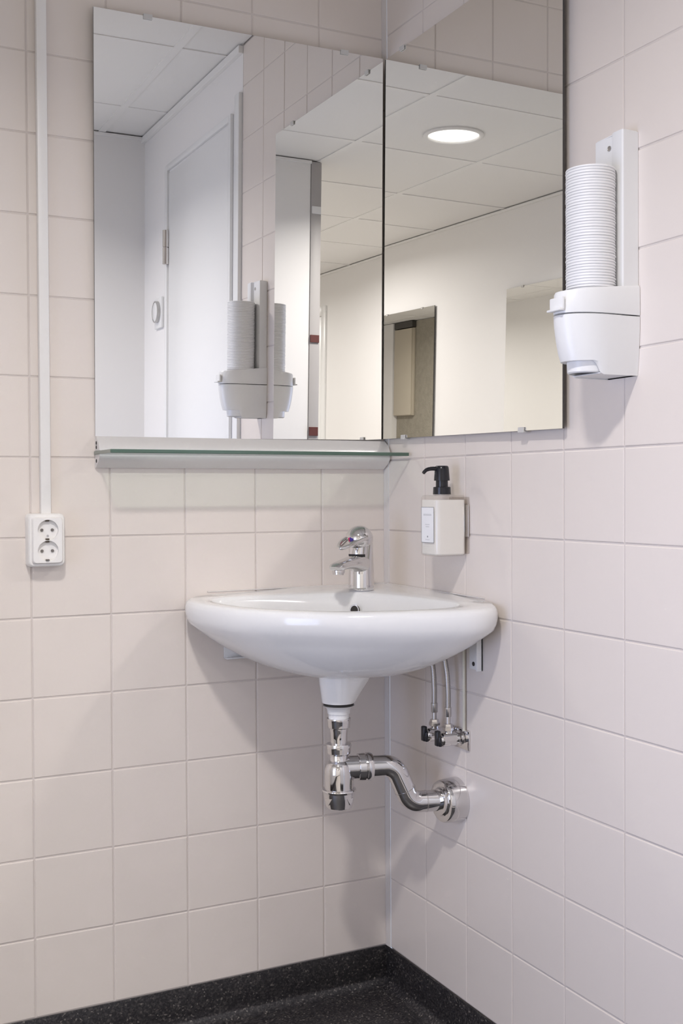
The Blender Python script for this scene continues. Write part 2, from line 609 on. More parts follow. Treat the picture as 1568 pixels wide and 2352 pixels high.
# door further down on the opposite wall
bm = B()
for a, b in (((WX, -4.44, 0), (WX + 0.012, -4.50, 2.09)), ((WX, -5.36, 0), (WX + 0.012, -5.42, 2.09)), ((WX, -4.50, 2.03), (WX + 0.012, -5.36, 2.09))):
    box(bm, a, b, 0.002)
d2 = struct('door_2', bm, PAINT, smooth=40)
bm = B(); box(bm, (WX - 0.002, -4.505, 0.01), (WX + 0.005, -5.355, 2.025), 0.0015)
obj('door_leaf', bm, PAINT, d2, smooth=40)
bm = B(); lathe(bm, (WX + 0.005, -4.57, 1.05), (1, 0, 0), [(0, 0.024), (0.008, 0.024), (0.009, 0.01), (0.05, 0.01)])
tube(bm, [(WX + 0.05, -4.57, 1.05), (WX + 0.05, -4.69, 1.05)], 0.009)
obj('door_handle', bm, STEEL, d2, smooth=40)

# narrow grey post closing the end of the short partition
po = empty('partition_post', (-0.743, YB - 0.025, 0), 'tall narrow grey glossy post at the end of the white partition, seen in the mirror', 'post')
bm = B(); box(bm, (-0.722, YB + 0.004, 0), (-0.766, YB - 0.054, CEIL - 0.002), 0.002)
obj('post_body', bm, GREY, po, smooth=40)
for z0, z1 in ((1.585, 1.615), (1.215, 1.25)):
    bm = B(); box(bm, (-0.724, YB + 0.010, z0), (-0.762, YB + 0.003, z1), 0.001)
    q = obj('hinge_plate', bm, RED, po); q['label'] = 'dark red metal plate'
bm = B(); box(bm, (-0.724, YB + 0.010, 2.090), (-0.764, YB + 0.003, 2.120), 0.003)  # white plate stands in for the glint of a light tube
q = obj('tube_glint_plate', bm, WPLAST, po, smooth=40); q['label'] = 'white plate near the top of the post, standing in for a light tube glint'

# the dim far part of the adjoining room (seen only inside the mirrors)
bm = B(); box(bm, (-0.001, -5.38, 0), (-0.012, -6.50, CEIL - 0.002)); t = obj('stone_wall_cladding', bm, TERR); t['kind'] = 'structure'
bm = B(); box(bm, (-0.013, -6.195, 2.240), (-0.052, -6.495, CEIL - 0.002)); struct('trim_6', bm, MEDGE)
bm = B(); box(bm, (-0.001, -6.505, 0), (-0.060, YE, CEIL - 0.002)); struct('wall_pier', bm, PLASTER)
cab = empty('wall_cabinet', (-0.03, -6.345, 1.49), 'beige wall cabinet hung on the grey textured wall, seen small in the mirror', 'cabinet')
bm = B(); box(bm, (-0.013, -6.20, 1.49), (-0.040, -6.49, 2.235), 0.003); obj('cabinet_body', bm, BEIGE, cab, smooth=40)
bm = B(); box(bm, (-0.0405, -6.203, 1.494), (-0.055, -6.487, 2.231), 0.002); obj('cabinet_door', bm, BEIGE, cab, smooth=40)


# downlights
def downlight(x, y, label):
    e = empty('recessed_downlight', (x, y, CEIL), label, 'ceiling light', 'round recessed downlights')
    bm = B()
    n = 64
    rings = []
    for r, z in ((0.099, 0.02), (0.1085, 0.0055), (0.1095, -0.002), (0.106, -0.0055), (0.097, -0.0065), (0.0925, -0.003), (0.0915, 0.004), (0.0905, 0.02)):
        rings.append([Vector((x + r * math.cos(2 * PI * k / n), y + r * math.sin(2 * PI * k / n), CEIL + z)) for k in range(n)])
    loft(bm, rings + [rings[0]], False, False)
    obj('trim_ring', bm, TBAR, e, smooth=50)
    bm = B()
    lathe(bm, (x, y, CEIL + 0.003), (0, 0, 1), [(0, 0.0), (0, 0.0925), (0.01, 0.0925)], n=n)
    q = obj('lamp_lens', bm, LENS, e); q['label'] = 'glowing white lens'
    return e


downlight(*LAMP_A, 'lit round downlight in the ceiling tile, mirrored above the sink corner')
downlight(*LAMP_B, 'round downlight further down the room, behind the viewer')
downlight(*LAMP_C, 'unseen round downlight added to brighten the far end of the room')

# wall plate with round ring beside the door
e = empty('door_control', (0, -1.775, 1.578), 'white wall plate with a round grey ring beside the door, mirrored at far left', 'switch')
bm = B(); box(bm, (0.0, -1.820, 1.578), (-0.010, -1.730, 1.686), 0.003); obj('wall_plate', bm, WPLAST, e, smooth=40)
bm = B(); lathe(bm, (-0.0105, -1.776, 1.635), (-1, 0, 0), [(0, 0.034), (0.009, 0.034), (0.010, 0.032)]); obj('knob', bm, WPLAST, e, smooth=40)
bm = B()
pr = [(0.0, 0.038), (0.011, 0.038), (0.012, 0.0345), (0.0, 0.0342)]
lathe(bm, (-0.0102, -1.776, 1.635), (-1, 0, 0), pr + [pr[0]], cap0=False, cap1=False); q = obj('ring', bm, STEEL, e, smooth=40); q['label'] = 'grey metal ring'


# ================================================================== MIRRORS
def glass_mirror(name, label, a, b, c_, d_, thick, clips, group):
    """a,b,c_,d_ : front face corners (bl, br, tr, tl); thick: vector to the back"""
    e = empty(name, (Vector(a) + Vector(b)) / 2, label, 'mirror', group)
    bm = B()
    F = [bm.verts.new(p) for p in (a, b, c_, d_)]
    K = [bm.verts.new(Vector(p) + thick) for p in (a, b, c_, d_)]
    bm.faces.new(F)
    for f in ([K[3], K[2], K[1], K[0]],): bm.faces.new(f).material_index = 1
    for k in range(4): bm.faces.new((F[k], K[k], K[(k + 1) % 4], F[(k + 1) % 4])).material_index = 1
    obj('mirror_glass', bm, MIRROR, e, mats=[MIRROR, MEDGE])
    nrm = -thick.normalized()
    A, Bv, Cv, D = map(Vector, (a, b, c_, d_))
    hor = (Bv - A).normalized()
    for t, top in clips:
        p = (D.lerp(Cv, t) if top else A.lerp(Bv, t))
        s = -1 if top else 1
        bm = B()
        pts = []
        prof_ = [(0.0010, -0.0012), (0.0010, 0.0062), (0.0026, 0.0062), (0.0034, -0.0030), (-0.007, -0.0030), (-0.007, -0.0012)]
        rings = []
        for ww in (-0.0085, -0.0065, 0.0065, 0.0085):
            sh = 0.75 if abs(ww) > 0.009 else 1.0
            rings.append([p + hor * ww + nrm * q_[0] + Vector((0, 0, s * (q_[1] * (sh if q_[1] > 0 else 1)))) for q_ in prof_])
        loft(bm, rings)
        obj('mirror_clip', bm, CLIPM, e, smooth=40)
    return e


CLIPM = mat('clear_plastic_clip', (0.58, 0.57, 0.55), 0.2, coat=0.5)
# left mirror: bottom sits in the shelf profile, top leans slightly into the room
pL = Vector((0, -0.0172, 1.4 + H)); nL = Vector((-0.0156, -1, -0.0189))


def onL(x, z): return Vector((x, pL.y - 0.0156 * x - 0.0189 * (z - pL.z), z))


glass_mirror('wall_mirror', 'frameless mirror on the left tiled wall above the glass shelf',
             onL(-0.6284, 1.169), onL(-0.0135, 1.1735), onL(-0.0135, 1.9785), onL(-0.6284, 1.9772), Vector((0, 0.004, 0)),
             [(0.17, True), (0.852, True)], 'frameless corner mirrors')
pR = Vector((-0.0106, 0, 1.4 + H))


def onR(y, z): return Vector((pR.x + 0.0079 * y + 0.0016 * (z - pR.z), y, z))


glass_mirror('wall_mirror', 'frameless mirror on the right tiled wall beside the cup dispenser',
             onR(-0.6355, 1.1655), onR(-0.0045, 1.1755), onR(-0.0045, 1.9755), onR(-0.6370, 1.972), Vector((0.004, 0, 0)),
             [(0.18, False), (0.84, False), (0.84, True), (0.18, True)], 'frameless corner mirrors')
glass_mirror('wall_mirror', 'small greenish mirror on the opposite wall, reflected right next to the mirror corner',
             (WX + 0.012, -3.47, 1.12), (WX + 0.012, -2.862, 1.12), (WX + 0.012, -2.862, 1.915), (WX + 0.012, -3.47, 1.915), Vector((-0.004, 0, 0)),
             [(0.2, True), (0.8, True)], 'mirrors on the opposite wall')
glass_mirror('wall_mirror', 'bright mirror on the opposite wall, reflected at the outer edge of the right mirror',
             (WX + 0.012, -2.238, 1.12), (WX + 0.012, -1.63, 1.12), (WX + 0.012, -1.63, 1.92), (WX + 0.012, -2.238, 1.92), Vector((-0.004, 0, 0)),
             [(0.2, True), (0.8, True)], 'mirrors on the opposite wall')

# ================================================================== SHELF
e = empty('glass_shelf', (-0.315, -0.01, 1.111), 'narrow glass shelf with green edge in a white profile below the left mirror', 'shelf')
ZS = 1.1395


def curve_prof(z0, z1, d0, d1, n=8, flip=False):
    out = []
    for k in range(n + 1):
        t = k / n
        d = d0 + (d1 - d0) * math.sin(t * PI / 2) if not flip else d0 + (d1 - d0) * (1 - math.cos(t * PI / 2))
        out.append((d, z0 + (z1 - z0) * t))
    return out


XL, XR = -0.6290, -0.0045
for nm, z0, z1, dd0, dd1 in (('upper_profile', 1.1710, ZS + 0.004, 0.011, 0.034), ('lower_profile', ZS - 0.0036, 1.1110, 0.034, 0.006)):
    bm = B()
    fr = []
    n = 10
    for k in range(n + 1):
        t = k / n
        if nm == 'upper_profile': d = dd0 + (dd1 - dd0) * math.sin(t * PI / 2)
        else: d = dd1 + (dd0 - dd1) * math.cos(t * PI / 2)
        fr.append((d, z0 + (z1 - z0) * t))
    if nm == 'upper_profile': prof_ = [(0.001, fr[0][1]), (0.009, fr[0][1])] + fr + [(0.001, z1)]
    else: prof_ = [(0.001, z0)] + fr + [(0.001, z1)]
    if nm == 'lower_profile': prof_ = prof_[:-1] + [(0.006, z1 - 0.0), (0.001, z1)]
    loft(bm, [[Vector((x, -d, z)) for d, z in prof_] for x in (XL, XR)])
    q = obj(nm, bm, ALU, e, smooth=35)
for zz in (1.158, 1.150, 1.124):
    bm = B(); lathe(bm, (XL, -0.012, zz), (-1, 0, 0), [(0, 0.0035), (0.0006, 0.0035), (0.0007, 0.002)], n=16)
    q = obj('end_screw', bm, DARKHOLE, e)
bm = B()
x0, x1, y0, y1, z0, z1 = -0.6315, -0.0085, -0.002, -0.121, ZS - 0.0035, ZS + 0.0035
vs = {}
fs = box(bm, (x0, y0, z0), (x1, y1, z1), 0.0012)
bm.faces.ensure_lookup_table()
for f in bm.faces:
    f.normal_update()
    f.material_index = 0 if abs(f.normal.z) > 0.8 else 1
q = obj('glass_plate', bm, GLASS, e, mats=[GLASS, GREENEDGE]); q['label'] = 'clear glass plate with green polished edge'

# ================================================================== CONDUIT + SOCKET
bm = B(); box(bm, (-0.7345, -0.0005, 1.020), (-0.7160, -0.0165, CEIL - 0.001), 0.0015)
tag(obj('cable_trunking', bm, SOCK, smooth=40), 'thin white vertical cable trunking running up the left wall from the socket', 'cable trunking')

e = empty('double_socket', (-0.7265, 0, 0.927), 'white double wall socket at the lower end of the white trunking', 'power socket')
cx, cz = -0.7268, 0.9765


def rr_ring(w_, h_, r_, y, cx=cx, cz=cz): return [Vector((cx + a, y, cz + b)) for a, b in rrect(w_, h_, r_, 6)]


bm = B()
loft(bm, [rr_ring(0.068, 0.099, 0.007, -0.0005), rr_ring(0.0675, 0.0985, 0.009, -0.020), rr_ring(0.066, 0.0970, 0.0095, -0.0265), rr_ring(0.062, 0.093, 0.008, -0.0285)])
obj('back_box', bm, SOCK, e, smooth=40)
bm = B()
loft(bm, [rr_ring(0.056, 0.086, 0.005, -0.0280), rr_ring(0.0545, 0.0845, 0.006, -0.0350), rr_ring(0.052, 0.082, 0.006, -0.0365)])
face = obj('face_plate', bm, SOCK, e, smooth=40)
for zz in (cz + 0.019, cz - 0.0195):
    cb = B(); lathe(cb, (cx + 0.0005, -0.022, zz), (0, -1, 0), [(0, 0.0185), (0.03, 0.0195)], n=48)
    cut = obj('cutter', cb, SOCK)
    md = face.modifiers.new('well', 'BOOLEAN'); md.operation = 'DIFFERENCE'; md.object = cut; md.solver = 'EXACT'
    bpy.context.view_layer.update()
    dg = bpy.context.evaluated_depsgraph_get()
    me = bpy.data.meshes.new_from_object(face.evaluated_get(dg))
    face.modifiers.clear()
    face.data = me
    bpy.data.objects.remove(cut)
for zz in (cz + 0.019, cz - 0.0195):
    for dx in (-0.0095, 0.0095):
        bm = B()
        lathe(bm, (cx + dx, -0.0283, zz), (0, -1, 0), [(0, 0.0028), (0.0022, 0.0028), (0.0023, 0.001)], n=20)
        q = obj('contact_hole', bm, CONTACT, e)
    for s in (1, -1):
        bm = B()
        box(bm, (cx - 0.0032, -0.0285, zz + s * 0.0155), (cx + 0.0032, -0.0345, zz + s * 0.0185), 0.0005)
        q = obj('earth_contact', bm, BRASS, e)
bm = B(); lathe(bm, (cx - 0.0005, -0.0365, cz + 0.0092 - 0.0008), (0, -1, 0), [(0, 0.0022), (0.0004, 0.0022), (0.0005, 0.001)], n=20)
obj('screw', bm, STEEL, e)


def text_mesh(name, body, size, m, parent, mtx, bold=0.0):
    cu = bpy.data.curves.new(name, 'FONT')
    cu.body = body
    cu.size = size
    cu.align_x = 'CENTER'
    cu.offset = bold
    to = bpy.data.objects.new('tmp', cu)
    C.objects.link(to)
    bpy.context.view_layer.update()
    dg = bpy.context.evaluated_depsgraph_get()
    me = bpy.data.meshes.new_from_object(to.evaluated_get(dg))
    bpy.data.objects.remove(to)
    me.transform(mtx)
    org = mtx.translation.copy()
    me.transform(Matrix.Translation(-org))
    me.materials.append(m)
    return link(name, me, parent, org)




def wall_mtx(loc, right, upv):
    r_, u_ = Vector(right), Vector(upv)
    n_ = r_.cross(u_)
    m_ = Matrix((r_, u_, n_)).transposed().to_4x4()
    m_.translation = loc
    return m_


text_mesh('marking', 'CE', 0.0052, INKGREY, e, wall_mtx((cx - 0.001, -0.0367, cz - 0.0395), (1, 0, 0), (0, 0, 1)), 0.00012)

# ================================================================== WASHBASIN
ZR = 0.866
OUT = [(0.0005, 0.0005), (0.10, 0.0005), (0.20, 0.0005), (0.30, 0.0005), (0.405, 0.0010), (0.440, 0.0075), (0.4610, 0.028), (0.4680, 0.060), (0.4635, 0.105), (0.447, 0.170), (0.420, 0.228),
       (0.382, 0.284), (0.336, 0.334), (0.282, 0.377), (0.222, 0.412), (0.160, 0.442), (0.105, 0.4620), (0.066, 0.4700), (0.034, 0.4640), (0.010, 0.440), (0.0010, 0.400), (0.0005, 0.30), (0.0005, 0.20), (0.0005, 0.10)]
INN = [(0.1405, 0.1405), (0.176, 0.124), (0.245, 0.099), (0.31, 0.078), (0.365, 0.062), (0.405, 0.058), (0.424, 0.074), (0.428, 0.105), (0.420, 0.150), (0.403, 0.196), (0.376, 0.244),
       (0.338, 0.290), (0.296, 0.332), (0.246, 0.366), (0.194, 0.392), (0.140, 0.410), (0.098, 0.416), (0.070, 0.404), (0.060, 0.378), (0.066, 0.330), (0.080, 0.270), (0.103, 0.205)]
DC = Vector((0.226, 0.226))


def radial(poly, n, c=DC, start=225.0):
    """sample the closed polygon at n equal angles around c"""
    out = []
    for k in range(n):
        a = math.radians(start + 360.0 * k / n)
        d = Vector((math.cos(a), math.sin(a)))
        best = None
        for i in range(len(poly)):
            p, q = Vector(poly[i]) - c, Vector(poly[(i + 1) % len(poly)]) - c
            ee = q - p
            den = d.x * ee.y - d.y * ee.x
            if abs(den) < 1e-12: continue
            t = (p.x * ee.y - p.y * ee.x) / den
            s = (p.x * d.y - p.y * d.x) / den
            if t > 0 and -1e-9 <= s <= 1 + 1e-9 and (best is None or t > best): best = t
        out.append(best)
    return out


def cr_closed(poly, sub=5, keep=()):
    n = len(poly); out = []
    for i in range(n):
        a, b, c, d = [Vector(poly[(i + k) % n]) for k in (-1, 0, 1, 2)]
        straight = i in keep or (i + 1) % n in keep
        for s in range(sub):
            t = s / sub
            if straight: out.append(b.lerp(c, t))
            else: out.append(0.5 * ((2 * b) + (c - a) * t + (2 * a - 5 * b + 4 * c - d) * t * t + (3 * b - 3 * c + d - a) * t ** 3))
    return out


N = 160
RO = radial(cr_closed(OUT, 5, keep=(0, 1, 2, 3, 21, 22, 23)), N)
RI = radial(cr_closed(INN, 5), N)
DIRS = [Vector((math.cos(math.radians(225 + 360.0 * k / N)), math.sin(math.radians(225 + 360.0 * k / N)))) for k in range(N)]


def ztop(p):
    """the rim falls a little from the corner to the front"""
    s = max(0.0, min(1.0, ((p.x + p.y) - 0.20) / 0.45))
    return ZR - 0.015 * s


def ring_xy(k, r): return DC + DIRS[k] * r


rings = []


def add_ring(fr, fz):
    ring = []
    for k in range(N):
        r = fr(k)
        p = ring_xy(k, r)
        ring.append(Vector((-p.x, -p.y, fz(k, p))))
    rings.append(ring)


def smooth01(t): return t * t * (3 - 2 * t)


# drain hole -> bowl -> inner edge -> deck -> crest -> outside -> underside -> outlet boss
ZB = 0.758
add_ring(lambda k: 0.021, lambda k, p: ZB - 0.006)
add_ring(lambda k: 0.024, lambda k, p: ZB)
for i in range(1, 13):
    t = i / 13.0
    def fr(k, t=t): return 0.024 + (RI[k] - 0.008 - 0.024) * (1 - (1 - t) ** 2.0) if t < 1 else RI[k]
    def fz(k, p, t=t): return ZB + (ztop(p) - 0.012 - ZB) * (t ** 2.6)
    add_ring(fr, fz)
add_ring(lambda k: RI[k] - 0.006, lambda k, p: ztop(p) - 0.010)
add_ring(lambda k: RI[k] - 0.0025, lambda k, p: ztop(p) - 0.0045)
add_ring(lambda k: RI[k], lambda k, p: ztop(p) - 0.0018)
add_ring(lambda k: RI[k] + 0.003, lambda k, p: ztop(p) - 0.0004)
add_ring(lambda k: RI[k] + 0.4 * (RO[k] - RI[k]), lambda k, p: ztop(p))
WALL = [1.0 if (abs((DC + DIRS[k] * RO[k]).x) < 0.004 or abs((DC + DIRS[k] * RO[k]).y) < 0.004) else 0.0 for k in range(N)]
for _ in range(3):
    WALL = [(WALL[k - 1] + WALL[k] * 2 + WALL[(k + 1) % N]) / 4 for k in range(N)]


def inset(a, wl=0.0004): return lambda k: RO[k] - (a * (1 - WALL[k]) + wl * WALL[k])


add_ring(inset(0.012, 0.0010), lambda k, p: ztop(p) - 0.0004)
add_ring(inset(0.0065, 0.0006), lambda k, p: ztop(p) - 0.0022)
add_ring(inset(0.0025, 0.0004), lambda k, p: ztop(p) - 0.0060)
add_ring(inset(0.0005, 0.0006), lambda k, p: ztop(p) - 0.0125)
add_ring(inset(0.0000, 0.0006), lambda k, p: ztop(p) - 0.0220)
add_ring(inset(0.0025, 0.0006), lambda k, p: ztop(p) - 0.0340)
add_ring(inset(0.0075, 0.0010), lambda k, p: ztop(p) - 0.0450)
# underside
BR = 0.0375
ZU0, ZU1 = 0.046, 0.716
PB = []   # boss outline stretched towards the wall corner
for k in range(N):
    towards = max(0.0, DIRS[k].dot(Vector((-1, -0.15)).normalized()))
    PB.append(BR * (1 + 0.85 * towards ** 2))
for i in range(1, 15):
    t = i / 14.0
    def fr(k, t=t):
        r0 = RO[k] - 0.0125
        return r0 + (PB[k] - r0) * (t ** 1.08)
    def fz(k, p, t=t):
        zt = ztop(ring_xy(k, RO[k])) - ZU0
        return zt + (ZU1 - zt) * math.sin(t * PI / 2) ** 0.90
    add_ring(fr, fz)
for t, s in ((0.15, 0.98), (0.5, 0.86), (0.8, 0.74), (0.93, 0.66), (1.0, 0.60)):
    def fr(k, t=t): return PB[k] + (0.0315 - PB[k]) * t
    add_ring(fr, lambda k, p, t=t: ZU1 - 0.004 - 0.047 * t)
add_ring(lambda k: 0.0290, lambda k, p: 0.6640)
add_ring(lambda k: 0.0180, lambda k, p: 0.6640)
basin = empty('washbasin', (-0.226, -0.226, 0.664), 'white porcelain corner washbasin fixed in the tiled corner', 'washbasin')
bm = B()
R_ = loft(bm, rings, False, False)
n = N
for k in range(n):
    bm.faces.new((R_[0][k], R_[0][(k + 1) % n], R_[-1][(k + 1) % n], R_[-1][k]))
q = obj('bowl', bm, PORC, basin, smooth=60)
# drain strainer
bm = B(); lathe(bm, (-0.226, -0.226, ZB - 0.004), (0, 0, 1), [(0, 0.021), (0.003, 0.0225), (0.005, 0.0205), (0.004, 0.014), (0.0, 0.012)]); obj('drain_plug_ring', bm, CHROME, basin, smooth=40)
# overflow hole: half-moon opening on the back slope of the bowl, facing the room
bm = B()
oc = Vector((-0.1515, -0.1515, 0.8285))
fdir = Vector((-0.7071, -0.7071, 0.12)).normalized()
sd = Vector((-0.7071, 0.7071, 0))
uv_ = fdir.cross(sd) if fdir.cross(sd).z > 0 else -fdir.cross(sd)
outl = [(0.0085 * math.cos(a), 0.0095 * math.sin(a)) for a in [PI * (-0.18 + 1.36 * k / 24) for k in range(25)]]
loft(bm, [[oc + fdir * d_ + sd * a + uv_ * b for a, b in outl] for d_ in (-0.012, 0.0045)])
q = obj('overflow_opening', bm, DARKHOLE, basin); q['label'] = 'dark overflow opening'
bm = B()
tube(bm, [oc + fdir * 0.0045 + sd * a * 1.0 + uv_ * b for a, b in outl], 0.0012, n=10)
obj('overflow_rim', bm, DULLCHROME, basin, smooth=60)
# silicone seal along the walls
bm = B()
tube(bm, [(-0.405, -0.0008, ZR - 0.0012), (-0.002, -0.0008, ZR + 0.0002), (-0.0008, -0.385, ZR - 0.0020)], 0.0014, n=8)
obj('silicone_seal', bm, SILICONE, basin, smooth=60)

# basin brackets screwed on the tiles
e = empty('basin_bracket', (0, -0.357, 0.727), 'white metal bracket on the right wall under the basin, with a dark screw hole', 'bracket', 'basin brackets')
bm = B(); box(bm, (-0.0008, -0.377, 0.7275), (-0.0045, -0.337, 0.800), 0.0008); box(bm, (-0.0008, -0.377, 0.7275), (-0.014, -0.3735, 0.800), 0.0008)
obj('bracket_plate', bm, WPLAST, e, smooth=40)
bm = B(); lathe(bm, (-0.0046, -0.3515, 0.738), (-1, 0, 0), [(0, 0.0042), (0.0005, 0.0042), (0.0006, 0.002)], n=24); q = obj('screw_hole', bm, DARKHOLE, e); q['label'] = 'dark screw hole'
e = empty('basin_bracket', (-0.345, 0, 0.729), 'white metal bracket on the left wall, its corner showing under the basin', 'bracket', 'basin brackets')
bm = B(); box(bm, (-0.3715, -0.0008, 0.7290), (-0.320, -0.0045, 0.800), 0.0008); box(bm, (-0.3715, -0.0008, 0.7290), (-0.320, -0.020, 0.7320), 0.0008)
obj('bracket_plate', bm, WPLAST, e, smooth=40)

# ================================================================== TAP
TB = Vector((-0.1215, -0.1215, ZR - 0.001))
AT = math.radians(37)
F_ = Vector((-math.cos(AT), -math.sin(AT), 0)); L_ = Vector((-math.sin(AT), math.cos(AT), 0)); U_ = Vector((0, 0, 1))


def tp(f, l, z): return TB + F_ * f + L_ * l + U_ * z


def ell(f, z, hw, hf, tilt=0.0, n=36, p=2.3):
    """superellipse section centred at (f, z), half width hw (lateral), hf (in the forward plane), section normal tilted"""
    out = []
    for k in range(n):
        a = 2 * PI * k / n
        c_, s_ = math.cos(a), math.sin(a)
        x = math.copysign(abs(c_) ** (2 / p), c_) * hf
        y = math.copysign(abs(s_) ** (2 / p), s_) * hw
        out.append(tp(f + x * math.cos(tilt), y, z + x * math.sin(tilt)))
    return out


tap = empty('basin_tap', TB, 'chrome single lever mixer tap standing in the corner of the washbasin', 'tap')
bm = B()
loft(bm, [ell(0, 0.000, 0.0235, 0.0225), ell(0, 0.0015, 0.0252, 0.0242), ell(0, 0.006, 0.0252, 0.0242), ell(0, 0.030, 0.0246, 0.0238), ell(-0.001, 0.052, 0.0240, 0.0235),
          ell(-0.0035, 0.068, 0.0228, 0.0205, -0.06), ell(-0.007, 0.082, 0.0212, 0.0165, -0.12), ell(-0.009, 0.094, 0.0203, 0.0140, -0.15), ell(-0.0095, 0.1000, 0.0195, 0.0135, -0.15)])
obj('tap_body', bm, CHROME, tap, smooth=50)
bm = B()   # spout


def sp(f, zc_, hw, hh, tilt, n=32, p=2.6):
    out = []
    for k in range(n):
        a = 2 * PI * k / n
        c_, s_ = math.cos(a), math.sin(a)
        y = math.copysign(abs(c_) ** (2 / p), c_) * hw
        z_ = math.copysign(abs(s_) ** (2 / p), s_) * hh
        out.append(tp(f - z_ * math.sin(tilt), y, zc_ + z_ * math.cos(tilt)))
    return out


loft(bm, [sp(-0.006, 0.0500, 0.0228, 0.0180, 0), sp(0.012, 0.0535, 0.0232, 0.0185, 0.0), sp(0.024, 0.0555, 0.0226, 0.0172, -0.03), sp(0.038, 0.0565, 0.0208, 0.0145, -0.06), sp(0.058, 0.0570, 0.0186, 0.0115, -0.10), sp(0.082, 0.0560, 0.0166, 0.0094, -0.16),
          sp(0.102, 0.0540, 0.0156, 0.0085, -0.24), sp(0.113, 0.0525, 0.0145, 0.0078, -0.42), sp(0.119, 0.0505, 0.0110, 0.0046, -0.62)])
obj('spout', bm, CHROME, tap, smooth=50)
bm = B(); lathe(bm, tp(0.102, 0, 0.0530), (F_ * 0.10 - U_), [(0, 0.0125), (0.0115, 0.0125), (0.012, 0.0112), (0.0155, 0.0108), (0.0157, 0.008)]); obj('aerator', bm, DULLCHROME, tap, smooth=40)
bm = B()   # cartridge neck between spout and lever
loft(bm, [ell(0.014, 0.066, 0.0185, 0.0170), ell(0.014, 0.072, 0.0182, 0.0168, 0.03), ell(0.012, 0.086, 0.0185, 0.0165, 0.06), ell(0.010, 0.099, 0.0200, 0.0170, 0.1)])
obj('cartridge_neck', bm, CHROME, tap, smooth=50)
bm = B()
loft(bm, [ell(0.0150, 0.0640, 0.0182, 0.0180, 0.0), ell(0.0150, 0.0735, 0.0180, 0.0176, 0.02)])
q = obj('gap_seal', bm, RUBBER, tap, smooth=50); q['label'] = 'black seal'
bm = B()   # lever dome
rg = []
axis = (F_ * 0.30 + U_ * 0.95).normalized()
side = L_
fwd_ = side.cross(axis).normalized()
if fwd_.dot(F_) < 0: fwd_ = -fwd_
dc = tp(0.006, 0, 0.0965)
for t, r in ((-0.004, 0.0235), (-0.0025, 0.0262), (0.002, 0.0276), (0.008, 0.0280), (0.014, 0.0270), (0.020, 0.0246), (0.0255, 0.0206), (0.0298, 0.0152), (0.0326, 0.0090), (0.0338, 0.0)):
    rg.append([dc + axis * t + (fwd_ * math.cos(2 * PI * k / 40) + side * math.sin(2 * PI * k / 40)) * max(r, 1e-4) for k in range(40)])
loft(bm, rg)
lv = obj('lever', bm, CHROME, tap, smooth=50)
bm = B()   # loop handle reaching forward
pts = []
for k in range(25):
    a = PI * (-0.5 + k / 24.0)
    f = 0.014 + 0.078 * max(0, math.cos(a)) ** 0.8
    l = 0.0225 * math.sin(a) * (1.0 - 0.25 * math.cos(a))
    z = 0.1055 - 0.017 * max(0, math.cos(a)) ** 1.2
    pts.append(tp(f, l, z))
tube(bm, smooth_path(pts, 3), 0.0036, n=14)
obj('lever_loop', bm, CHROME, lv, smooth=60)
bm = B()   # paddle surface
pad = [ell(0.030, 0.098, 0.015, 0.016, -0.2), ell(0.030, 0.101, 0.0155, 0.0165, -0.2)]
pad = []
for f, z, hw, th in ((0.008, 0.104, 0.0200, 0.006), (0.026, 0.1015, 0.0190, 0.0042), (0.048, 0.0965, 0.0165, 0.0028), (0.070, 0.0915, 0.0125, 0.0022), (0.084, 0.0888, 0.0075, 0.0018), (0.088, 0.0880, 0.003, 0.001)):
    pad.append([tp(f - math.sin(2 * PI * k / 20) * th * 0.25, math.cos(2 * PI * k / 20) * hw, z + math.sin(2 * PI * k / 20) * th) for k in range(20)])
loft(bm, pad)
obj('lever_paddle', bm, CHROME, lv, smooth=60)
bm = B()
dn = (axis * 0.62 + fwd_ * 0.78).normalized()
dpos = dc + axis * 0.0165 + fwd_ * 0.0250 + L_ * 0.004
lathe(bm, dpos, dn, [(0, 0.0048), (0.0009, 0.0044), (0.001, 0.0)], n=24); q = obj('temperature_dot', bm, INKBLUE, lv, smooth=40); q['label'] = 'small blue and red dot'
bm = B(); lathe(bm, dpos + L_ * 0.0052, dn, [(-0.0005, 0.0026), (0.0006, 0.0024), (0.0007, 0.0)], n=20); obj('temperature_dot', bm, INKRED, lv, smooth=40)

# ================================================================== TRAP AND WASTE PIPE
D = Vector((-0.226, -0.226, 0))
trap = empty('bottle_trap', (D.x, D.y, 0.465), 'chrome bottle trap with curved waste pipe hanging under the washbasin', 'drain trap')


def vert(name, prof_, m, lab=None, parent=trap, smooth=35, nn=48):
    bm = B()
    z0 = prof_[0][0]
    lathe(bm, (D.x, D.y, 0), (0, 0, 1), prof_, n=nn)
    q = obj(name, bm, m, parent, smooth=smooth)
    if lab: q['label'] = lab
    return q


